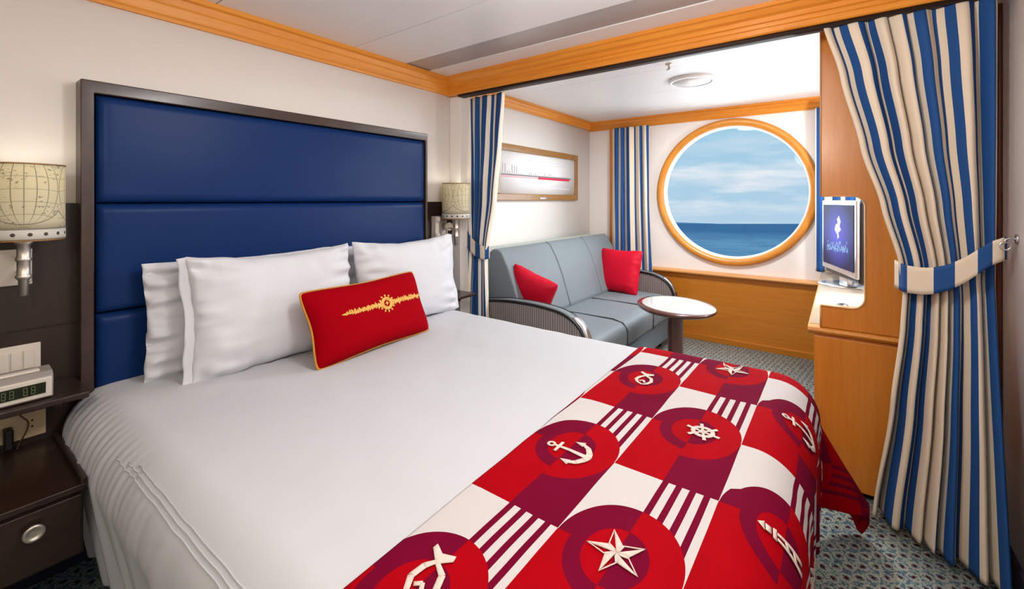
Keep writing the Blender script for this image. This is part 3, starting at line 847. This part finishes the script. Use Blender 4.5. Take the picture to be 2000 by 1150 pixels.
# switch plate
YP = YH-.022
sp = thing('light_switch', 'white double rocker switch plate on the dark panel above the clock', 'light switch', (.205, YP, .77))
boxo('plate', (.150, .256, YP-.008, YP, .722, .822), M['white_plastic'], sp, bevel=.002)
for xx in (.172, .200, .228): boxo('rocker', (xx-.012, xx+.012, YP-.012, YP-.007, .742, .802), M['white_plastic'], sp, bevel=.0015)
op = thing('wall_outlet', 'ivory socket plate with a black plug, below the alarm clock shelf', 'outlet', (.2, YP, .55))
boxo('plate', (.130, .268, YP-.008, YP, .510, .600), M['ivory_plastic'], op, bevel=.002)
bm = bmesh.new()
for dx_, dz_ in ((0, 0), (0, .02)): lathe_closed(bm, [(.003, YP-.0095), (.003, YP-.006)], 10, (.236+dx_, 0, .545+dz_), 'Y')
link('socket_hole', bm, M['dark'], op)
pg = boxo('power_plug', (.170, .192, YP-.05, YP-.008, .50, .565), M['black'], None, bevel=.006)
setp(pg, 'black power plug in the ivory socket under the shelf', 'plug')
bm = bmesh.new(); tube(bm, catmull([(.205, 2.06, .686), (.208, 2.13, .672), (.207, YP-.014, .60), (.226, YP-.012, .565), (.222, YP-.014, .535), (.205, YP-.014, .50), (.2, YP-.03, .492)], 8), .0022, 6)
setp(link('clock_cord', bm, plain('brown_cord', lin(96, 62, 34), .5)), 'thin brown cord hanging from the clock shelf past the socket plate', 'cord')
# wall telephone and reading light on the right panel
tp = thing('wall_telephone', 'pale wall telephone on the dark panel right of the headboard', 'telephone', (2.08, YP, 1.12))
boxo('phone_base', (2.036, 2.124, YP-.02, YP, 1.035, 1.195), M['grey_plastic'], tp, bevel=.006)
bm = bmesh.new(); prism(bm, [(YP-.02, 1.04), (YP-.045, 1.045), (YP-.05, 1.07), (YP-.036, 1.085), (YP-.036, 1.15), (YP-.05, 1.165), (YP-.045, 1.19), (YP-.02, 1.195)], 2.05, 2.082, 'X')
link('handset', bm, M['white_plastic'], tp, bevel=.005)
rl = thing('reading_light', 'small round white reading light beside the telephone', 'reading light', (2.15, YP, 1.14))
bm = bmesh.new(); lathe_closed(bm, [(.026, YP), (.026, YP-.012), (.012, YP-.018), (.010, YP-.03)], 24, (2.15, 0, 1.155), 'Y'); link('wall_mount', bm, M['grey_plastic'], rl)
bm = bmesh.new(); lathe_closed(bm, [(.014, YP-.02), (.022, YP-.026), (.028, YP-.06), (.026, YP-.062), (.018, YP-.05)], 24, (2.155, 0, 1.122), 'Y'); link('lamp_head', bm, M['white_plastic'], rl)

# ------------------------------------------------------------------ curtains
def curtain(name, yl, yr, ztop, zbot, Xf, amp, pleats, mat, label, seed, nu=200, nv=90, warp=.22):
    def f(s, t):
        z = ztop+(zbot-ztop)*t
        a, b = yl(z), yr(z)
        ph = 2*PI*(pleats*s+warp*math.sin(2*PI*1.7*s+seed)+.15*noise.noise(Vector((s*6, z*1.1, seed))))
        A = amp(z)*(.75+.5*noise.noise(Vector((s*4, seed, z*.8)))+.15)
        y_ = a+(b-a)*s+.11*abs(b-a)/pleats*math.sin(ph+PI/2+.6)
        return (Xf(s, z)-A*math.sin(ph)+.12*A*math.sin(2*ph+1), y_, z)
    bm = bmesh.new(); sheet(bm, nu, nv, f, lambda s, t: (s, t))
    o = link(name, bm, mat, solid=.003); setp(o, label, 'curtain'); return o, f
def amp_r(z):
    a = interp([(0, .045), (.5, .032), (.9, .020), (1.04, .016), (1.2, .02), (1.7, .025), (1.97, .022), (2.02, .012)], z); return a
ylr = lambda z: interp([(0, -.10), (.05, -.105), (.49, -.159), (.81, -.189), (.95, -.195), (1.056, -.183), (1.28, -.129), (1.507, -.066), (1.8, 0.0), (2.03, .06)], z)
yrr = lambda z: interp([(0, -.440), (1.05, -.434), (2.03, -.432)], z)
def Xr(s, z):
    b = interp([(0, 2.25), (1.0, 2.262), (1.3, 2.255), (2.03, 2.245)], z)
    lo = max(0, (1.0-z))
    return b+lo*(.10*(1-s)**1.5-.15*s)
rcur, rf = curtain('curtain', ylr, yrr, 2.018, .035, Xr, amp_r, 6.6, M['stripe_r'], 'big blue and cream striped curtain tied back on the right', 1.3, 320, 120)
# gathered heading tape on top
def tieback(name, pts, h0, h1, mat, parent, lbl, depth=.004):
    P = catmull(pts, 10); n = len(P)-1
    def f(s, t):
        k = s*n; i = min(int(k), n-1); p = P[i].lerp(P[i+1], k-i)
        hh = interp([(0, h0), (1, h1)], s)
        return (p.x, p.y, p.z+(t-.5)*hh)
    bm = bmesh.new(); sheet(bm, n*2, 6, f, lambda s, t: (s, t))
    o = link(name, bm, mat, parent, solid=depth); setp(o, lbl); return o
tb = tieback('tieback', [(2.31, -.176, 1.010), (2.262, -.186, 1.008), (2.212, -.20, 1.006), (2.196, -.25, 1.005), (2.192, -.30, 1.020), (2.190, -.345, 1.050), (2.186, -.385, 1.088), (2.184, -.415, 1.118), (2.190, -.440, 1.132), (2.21, -.455, 1.138)], .108, .075, M['stripe_tie'], rcur, 'striped cloth tieback band')
bm = bmesh.new()
ringp = [(2.186, -.448+.013*math.cos(2*PI*k/16), 1.146+.013*math.sin(2*PI*k/16)) for k in range(16)]
tube(bm, ringp, .0026, 8, closed=True); link('eyelet', bm, M['silver'], tb)
hk = thing('curtain_hook', 'small metal tieback hook on the right wall beside the big curtain', 'hook', (2.19, YR, 1.16))
bm = bmesh.new(); lathe_closed(bm, [(.016, YR), (.016, YR+.005), (.006, YR+.008)], 20, (2.19, 0, 1.17), 'Y'); link('wall_plate', bm, M['silver'], hk)
bm = bmesh.new(); tube(bm, catmull([(2.19, YR+.006, 1.17), (2.188, YR+.018, 1.173), (2.186, YR+.030, 1.166), (2.186, YR+.031, 1.154)], 6), .0035, 8); link('hook_arm', bm, M['silver'], hk)

yll = lambda z: interp([(.5, 2.145), (.92, 2.115), (1.0, 2.115), (1.25, 2.135), (2.03, 2.175)], z)+.0
yrl = lambda z: interp([(.4, 1.93), (.54, 1.935), (.90, 1.945), (.99, 1.93), (1.3, 1.865), (1.7, 1.82), (2.03, 1.79)], z)
lcur, lf = curtain('curtain', yll, yrl, 2.018, .03, lambda s, z: 2.335, lambda z: interp([(0, .02), (.95, .014), (1.5, .022), (2.03, .014)], z), 3.7, M['stripe_l'],
                   'narrow blue and cream striped curtain behind the right wall lamp, tied with a chequered band', 2.1, 160, 90)
tieback('tieback', [(2.33, 2.150, 1.045), (2.305, 2.10, 1.03), (2.300, 2.06, .995), (2.302, 2.0, .955), (2.312, 1.95, .942), (2.345, 1.925, .945)], .12, .085, mat_stripes('striped_tieback_small', 3.5, duty=.5, ph=.1), lcur, 'chequered tieback band')
wcur, wf = curtain('curtain', lambda z: 1.878, lambda z: interp([(.4, 1.46), (1.3, 1.49), (2.03, 1.50)], z), 2.035, .30, lambda s, z: 4.28, lambda z: .02, 4.6, M['stripe_w'],
                   'straight striped curtain left of the porthole, behind the sofa', 4.0, 160, 50)
curtain('curtain', lambda z: .15, lambda z: -.40, 2.035, .735, lambda s, z: 4.27, lambda z: .022, 8, M['stripe_l'], 'striped curtain right of the porthole, glimpsed above the television', 5.0, 160, 40)

# ------------------------------------------------------------------ picture on the alcove wall
pc = thing('framed_picture', 'framed print of a red-hulled ocean liner above the sofa', 'picture', (3.43, YH, 1.53))
bm = bmesh.new()
x0, x1, z0, z1 = 2.72, 4.082, 1.298, 1.762; fw = .056
for d in ((x0, x1, 2.17, YH, z1-fw, z1), (x0, x1, 2.17, YH, z0, z0+fw), (x0, x0+fw, 2.17, YH, z0+fw, z1-fw), (x1-fw, x1, 2.17, YH, z0+fw, z1-fw)): box(bm, *d)
link('frame', bm, M['frame_gold'], pc, bevel=.006)
boxo('print', (x0+fw-.005, x1-fw+.005, 2.185, 2.195, z0+fw-.005, z1-fw+.005), M['paper'], pc, bevel=0)
boxo('name_plate', (3.36, 3.46, 2.166, 2.172, 1.308, 1.326), M['silver'], pc, bevel=.001)
def strip(name, x_0, x_1, z_0, z_1, m, taper=0):
    bm = bmesh.new(); prism(bm, [(x_0, z_0), (x_1-taper, z_0), (x_1, z_1), (x_0, z_1)], 2.1835, 2.186, 'Y'); return link(name, bm, m, pc, smooth=False)
strip('hull_lower', 3.35, 3.93, 1.487, 1.507, M['print_red'], .02); strip('hull_lower', 2.80, 3.35, 1.492, 1.502, plain('pink_ink', lin(214, 150, 160), .6), 0)
strip('hull_upper', 2.80, 3.95, 1.507, 1.516, M['print_dark']); 
bm = bmesh.new(); rnd = random.Random(2)
for k in range(34):
    xx = 2.82+k*.032; hh = rnd.choice([.006, .01, .014, .03]) if k > 6 else rnd.uniform(.02, .09)
    prism(bm, [(xx, 1.514), (xx+.032, 1.514), (xx+.032, 1.519), (xx+.012, 1.519), (xx+.012, 1.516+hh), (xx, 1.516+hh)], 2.1838, 2.186, 'Y')
bmesh.ops.remove_doubles(bm, verts=bm.verts[:], dist=1e-5); link('superstructure', bm, M['print_grey'], pc, smooth=False)
for zz, a, b in ((1.645, 3.2, 3.72), (1.62, 3.1, 3.9), (1.415, 3.05, 3.45), (1.405, 3.5, 3.92), (1.43, 3.1, 3.3)):
    strip('caption_line', a, b, zz, zz+.006, M['print_pale'])
for k in range(7): strip('porthole_mark', 3.0+k*.06, 3.014+k*.06, 1.462, 1.472, M['print_pale'])

# ------------------------------------------------------------------ sofa
so = thing('sofa', 'grey three-seat sofa with ribbed curved arms against the alcove wall', 'sofa', (3.25, 1.75, 0))
SX = [2.455, 2.965, 3.50, 4.025]
boxo('sofa_base', (2.46, 4.02, 1.235, 2.12, .06, .265), plain('blue_lit_upholstery', lin(124, 146, 160), .5, var=.04), so, bevel=.02)  # bluish light on the base front is put into its colour
for xx, yy in ((2.5, 1.3), (3.97, 1.3), (2.5, 2.06), (3.97, 2.06)):
    bm = bmesh.new(); lathe_closed(bm, [(.02, 0), (.025, .065)], 16, (xx, yy, 0)); link('foot', bm, M['black'], so)
for a, b in zip(SX, SX[1:]):
    prof = [(1.76, .28), (1.205, .272), (1.192, .29), (1.188, .37), (1.200, .415), (1.235, .442), (1.30, .452), (1.55, .458), (1.80, .452)]
    bm = bmesh.new(); prism(bm, prof, a+.002, b-.002, 'X'); sc_o = link('seat_cushion', bm, M['sofa'], so, bevel=.016, seg=3)
    bm = bmesh.new()
    tube(bm, [(a+.008, 1.75, .452), (a+.008, 1.30, .454), (a+.008, 1.225, .436), (a+.008, 1.192, .39), (a+.008, 1.194, .275)], .004, 6)
    tube(bm, [(a, 1.197, .272), (b, 1.197, .272)], .005, 6)
    link('piping', bm, M['sofa_pipe'], sc_o)
BXS = [2.455, 3.12, 3.72, 4.235]
for a, b in zip(BXS, BXS[1:]):
    prof = [(1.90, .40), (1.735, .44), (1.725, .47), (1.755, .56), (1.80, .70), (1.86, .84), (1.915, .935), (1.955, .957), (2.0, .95), (2.03, .92), (2.03, .42)]
    bm = bmesh.new(); prism(bm, prof, a+.002, b-.002, 'X'); bc = link('back_cushion', bm, M['sofa'], so, bevel=.018, seg=3)
    bm = bmesh.new(); tube(bm, [(b, 1.735, .47), (b, 1.765, .56), (b, 1.81, .70), (b, 1.868, .84), (b, 1.92, .93), (b, 1.958, .953)], .005, 6); link('piping', bm, M['sofa_pipe'], bc)
boxo('back_frame', (2.46, 4.235, 2.02, 2.178, .1, .945), plain('pale_grey_back', lin(176, 184, 176), .6), so, bevel=.03, seg=3)
ARM = [(2.10, .12), (2.10, .575), (1.98, .598), (1.80, .618), (1.62, .622), (1.48, .614), (1.38, .598), (1.30, .565), (1.245, .515), (1.215, .45), (1.20, .38), (1.20, .12)]
for a, b, nm in ((2.372, 2.445, 'left'), (4.10, 4.17, 'right')):
    bm = bmesh.new(); prism(bm, ARM, a, b, 'X')
    ar = link('arm', bm, M['ribs'], so, smooth=False); setp(ar, 'ribbed grey-brown curved side panel')
    top_ = catmull([(0, p[0], p[1]) for p in ARM[1:-1]], 6)
    for xx in (a, b):
        bm = bmesh.new(); tube(bm, [(xx, p.y, p.z+.004) for p in top_], .010, 8); setp(link('arm_edging', bm, M['black'], ar), 'black edging')
    bm = bmesh.new(); V = sheet(bm, len(top_)-1, 1, lambda s, t: (a+(b-a)*t, top_[round(s*(len(top_)-1))].y, top_[round(s*(len(top_)-1))].z+.008)); link('arm_top', bm, M['sofa'], ar, solid=.006)
    bm = bmesh.new()
    pts = [p for p in top_ if 1.21 < p.y < 1.315]
    V = sheet(bm, len(pts)-1, 1, lambda s, t: (a+.004+(b-a-.008)*t, pts[round(s*(len(pts)-1))].y-.006, pts[round(s*(len(pts)-1))].z+.016))
    setp(link('arm_plate', bm, M['silver'], ar, solid=.004), 'polished metal plate at the arm front')
# two red cushions on the sofa
SG = 'bright red square cushions on the sofa'
cushion('throw_cushion', frame((2.60, 1.765, .635), (.25, -1, -.42), (-.30, .30, 1)), .36, .36, .14, M['crimson'], 'red square cushion slumped against the left arm of the sofa', 'cushion', SG, .08, .006, 2)
cushion('throw_cushion', frame((3.90, 1.65, .645), (-.12, -1, 0), (.30, .0, 1)), .44, .42, .14, M['crimson'], 'upright red square cushion leaning in the far right corner of the sofa', 'cushion', SG, .08, .006, 6)

# ------------------------------------------------------------------ round table
tbx, tby = 3.04, .885
rt_ = thing('round_table', 'small oval-topped pedestal table in front of the sofa', 'table', (tbx, tby, 0))
def ell(bm, prof, seg=64, sx=1, sy=1):
    rings = lathe(bm, prof, seg, (0, 0, 0)); bm.faces.new(rings[0][::-1]); bm.faces.new(rings[-1])
ca, sa = math.cos(HEAD), math.sin(HEAD)
def ellipse_obj(name, prof, mat, par):
    bm = bmesh.new(); ell(bm, prof)
    for vx in bm.verts:
        p, q_ = vx.co.x*1.12, vx.co.y*.93     # slightly longer along the room's diagonal
        vx.co.x, vx.co.y = p*ca-q_*sa, p*sa+q_*ca
    return link(name, bm, mat, par, world=False)
tt = ellipse_obj('tabletop', [(.02, .560), (.20, .560), (.245, .572), (.262, .585), (.262, .594), (.256, .600), (.225, .602)], M['table_wood'], rt_)
setp(ellipse_obj('inlay', [(.228, .600), (.228, .6035), (.222, .6040)], M['table_top'], tt), 'pale glossy inlaid surface')
bm = bmesh.new(); lathe_closed(bm, [(.19, 0), (.195, .012), (.15, .024), (.06, .035), (.05, .05), (.048, .53), (.09, .56)], 40); link('pedestal', bm, M['table_wood'], rt_, world=False)

# ------------------------------------------------------------------ desk unit with screen wall
DX = 2.45
dk = thing('desk_cabinet', 'maple desk cabinet running from the divider to the porthole wall', 'cabinet', (2.9, -.2, 0))
boxo('cabinet_body', (DX+.01, 3.05, -.47, .094, .04, .690), M['maple_z'], dk, bevel=.003)
boxo('plinth', (DX+.03, 3.03, -.47, .07, 0, .04), M['dark'], dk, bevel=0)
boxo('front_panel', (DX-.004, DX+.012, -.465, .094, .03, .684), M['maple_z'], dk, bevel=.003)
boxo('rail', (3.05, 4.31, .05, .085, .62, .69), M['maple_x'], dk, bevel=.003)
bm = bmesh.new(); prism(bm, [(DX-.012, .700), (DX-.018, .71), (DX-.012, .722), (DX+.0, .725), (4.31, .725), (4.31, .692), (DX, .692)], -.474, .118, 'Y')
tp_ = link('desk_top', bm, M['maple_x'], dk, bevel=.002)
setp(boxo('desk_surface', (DX+.05, 4.305, -.47, .112, .7252, .7272), M['laminate'], dk, bevel=0), 'pale glossy laminate surface')
# divider panel with a rounded opening
dv_ = thing('divider_panel', 'tall maple divider with a rounded cut-out around the television', 'partition', (DX, -.2, .73))
def rc_(cy, cz, r, a0, a1, n=8): return [(cy+r*math.cos(math.radians(a0+(a1-a0)*i/n)), cz+r*math.sin(math.radians(a0+(a1-a0)*i/n))) for i in range(n+1)]
yL, yN = .066, -.089
top_p = [(yL, 2.139), (yL, 1.318)]+rc_(yN+.045, 1.318-.045, .045, 90, 180)[0:]+rc_(yN+.05, .824+.05, .05, 180, 270)+[(yL, .824), (yL, .7275), (-.474, .7275), (-.474, 2.139)]
bm = bmesh.new(); prism(bm, top_p, DX, DX+.035, 'X')
tri(bm, faces=[f for f in bm.faces if len(f.verts) > 4])
link('panel', bm, M['maple_z'], dv_, smooth=False)
edge = [(yL, 1.318)]+rc_(yN+.045, 1.318-.045, .045, 90, 180)+rc_(yN+.05, .824+.05, .05, 180, 270)+[(yL, .824)]
bm = bmesh.new()
pts2 = [(DX+.017, p[0], p[1]) for p in edge]
for i, (p, q_) in enumerate(zip(edge, edge[1:])):
    d = Vector(q_)-Vector(p); n_ = Vector((-d.y, d.x)).normalized()*.004
    vs = [bm.verts.new((xx, *pt)) for xx, pt in ((DX-.004, p), (DX-.004, q_), (DX+.04, q_), (DX+.04, p))]
    bm.faces.new(vs)
lt = wood('pale_maple_edge', lin(226, 170, 110), lin(214, 150, 90), (2, 2, 2))
bmesh.ops.remove_doubles(bm, verts=bm.verts[:], dist=1e-5)
setp(link('opening_edge', bm, lt, dv_, solid=.005), 'pale edge band of the opening')
for a, b in ((1.318, 2.139), (.7275, .824)): boxo('edge_band', (DX-.005, DX+.04, yL, yL+.007, a, b), lt, dv_, bevel=0)

# television standing on the desk, screen turned towards the sofa
P0 = Vector((3.467, -.072)); P1 = Vector((3.98, .092)); dT = (P1-P0); WT = dT.length+.02; ang = math.atan2(dT.y, dT.x)
tv = thing('television', 'silver-framed flat television on the desk showing a purple screen with a white emblem', 'television', (P0.x, P0.y, .7272), rot=(0, 0, ang))
# local: x along the screen, y towards the viewer (+), z up from desk
def lbox(name, d, mat, par, **k): return boxo(name, d, mat, par, world=False, **k)
bz = lbox('bezel', (-.03, WT+.02, -.02, .0, .085, .572), M['silver'], tv, bevel=.006)
lbox('back_shell', (-.026, WT+.016, -.10, -.018, .05, .566), M['black'], tv, bevel=.015)
bm = bmesh.new(); sheet(bm, 1, 1, lambda s, t: (.002+s*(WT-.016), .002, .122+t*.420), lambda s, t: (s, t)); scn = link('screen', bm, M['screen'], tv, smooth=False, solid=.003, world=False)
def spoly(name, polys, mat):
    bm = bmesh.new()
    for p in polys:
        vs = [bm.verts.new((a, .0042, b)) for a, b in p]
        try: bm.faces.new(vs)
        except ValueError: pass
    return link(name, bm, mat, scn, smooth=False, solid=.0006, world=False)
spoly('emblem', [[(.205, .43), (.235, .47), (.275, .445), (.26, .42), (.30, .405), (.315, .37), (.27, .34), (.262, .31), (.235, .325), (.245, .355), (.20, .375), (.225, .40)]], M['screen_white'])
rnd = random.Random(8); pp = []
for k in range(52):
    xx = .085+(k//2)*.0145; zc = .25+rnd.uniform(-.03, .03)+.02*(1-k/52); h_ = rnd.uniform(.006, .018)
    pp.append([(xx, zc-h_), (xx+.012, zc-h_*.6), (xx+.015, zc+h_), (xx+.002, zc+h_*.7)])
spoly('script_lettering', pp, M['screen_pale'])
lbox('stand_neck', (.2, .34, -.06, -.03, .012, .10), M['silver'], tv, bevel=.004)
bm = bmesh.new(); lathe_closed(bm, [(.14, 0), (.142, .006), (.12, .012)], 40, (.27, -.03, 0)); link('stand_base', bm, M['silver'], tv, world=False)
# tray and black rounded gadget in the opening
tr_ = boxo('desk_tray', (2.56, 2.95, -.14, .03, .728, .742), M['white_plastic'], bevel=.004); setp(tr_, 'shallow white tray on the desk below the television', 'tray')
bm = bmesh.new(); lathe_closed(bm, [(.030, 0), (.036, .012), (.034, .032), (.022, .046), (.006, .05)], 28, (2.72, -.01, .742))
for vx in bm.verts: vx.co.x = 2.72+(vx.co.x-2.72)*1.5
setp(link('desk_gadget', bm, M['black']), 'black rounded gadget resting on the white tray', 'gadget')

# ------------------------------------------------------------------ alcove ceiling fittings
cl_ = thing('ceiling_light', 'flush round white light on the alcove ceiling', 'ceiling light', (3.22, .83, ZC))
bm = bmesh.new(); ringprof(bm, [(.13, 2.118), (.146, 2.12), (.150, 2.128), (.150, ZC), (.13, ZC)], 64, (3.22, .83, 0), 'Z'); link('trim_ring', bm, M['ceil_far'], cl_)
bm = bmesh.new(); lathe_closed(bm, [(.13, 2.139), (.13, 2.122)], 64, (3.22, .83, 0)); link('diffuser', bm, M['ceil_far'], cl_)
spk = thing('sprinkler', 'tiny chrome sprinkler head on the alcove ceiling', 'sprinkler', (2.77, .845, ZC))
bm = bmesh.new(); lathe_closed(bm, [(.022, ZC), (.020, ZC-.006), (.008, ZC-.010), (.007, ZC-.03), (.016, ZC-.033), (.016, ZC-.036)], 20, (2.77, .845, 0)); link('sprinkler_head', bm, M['nickel'], spk)
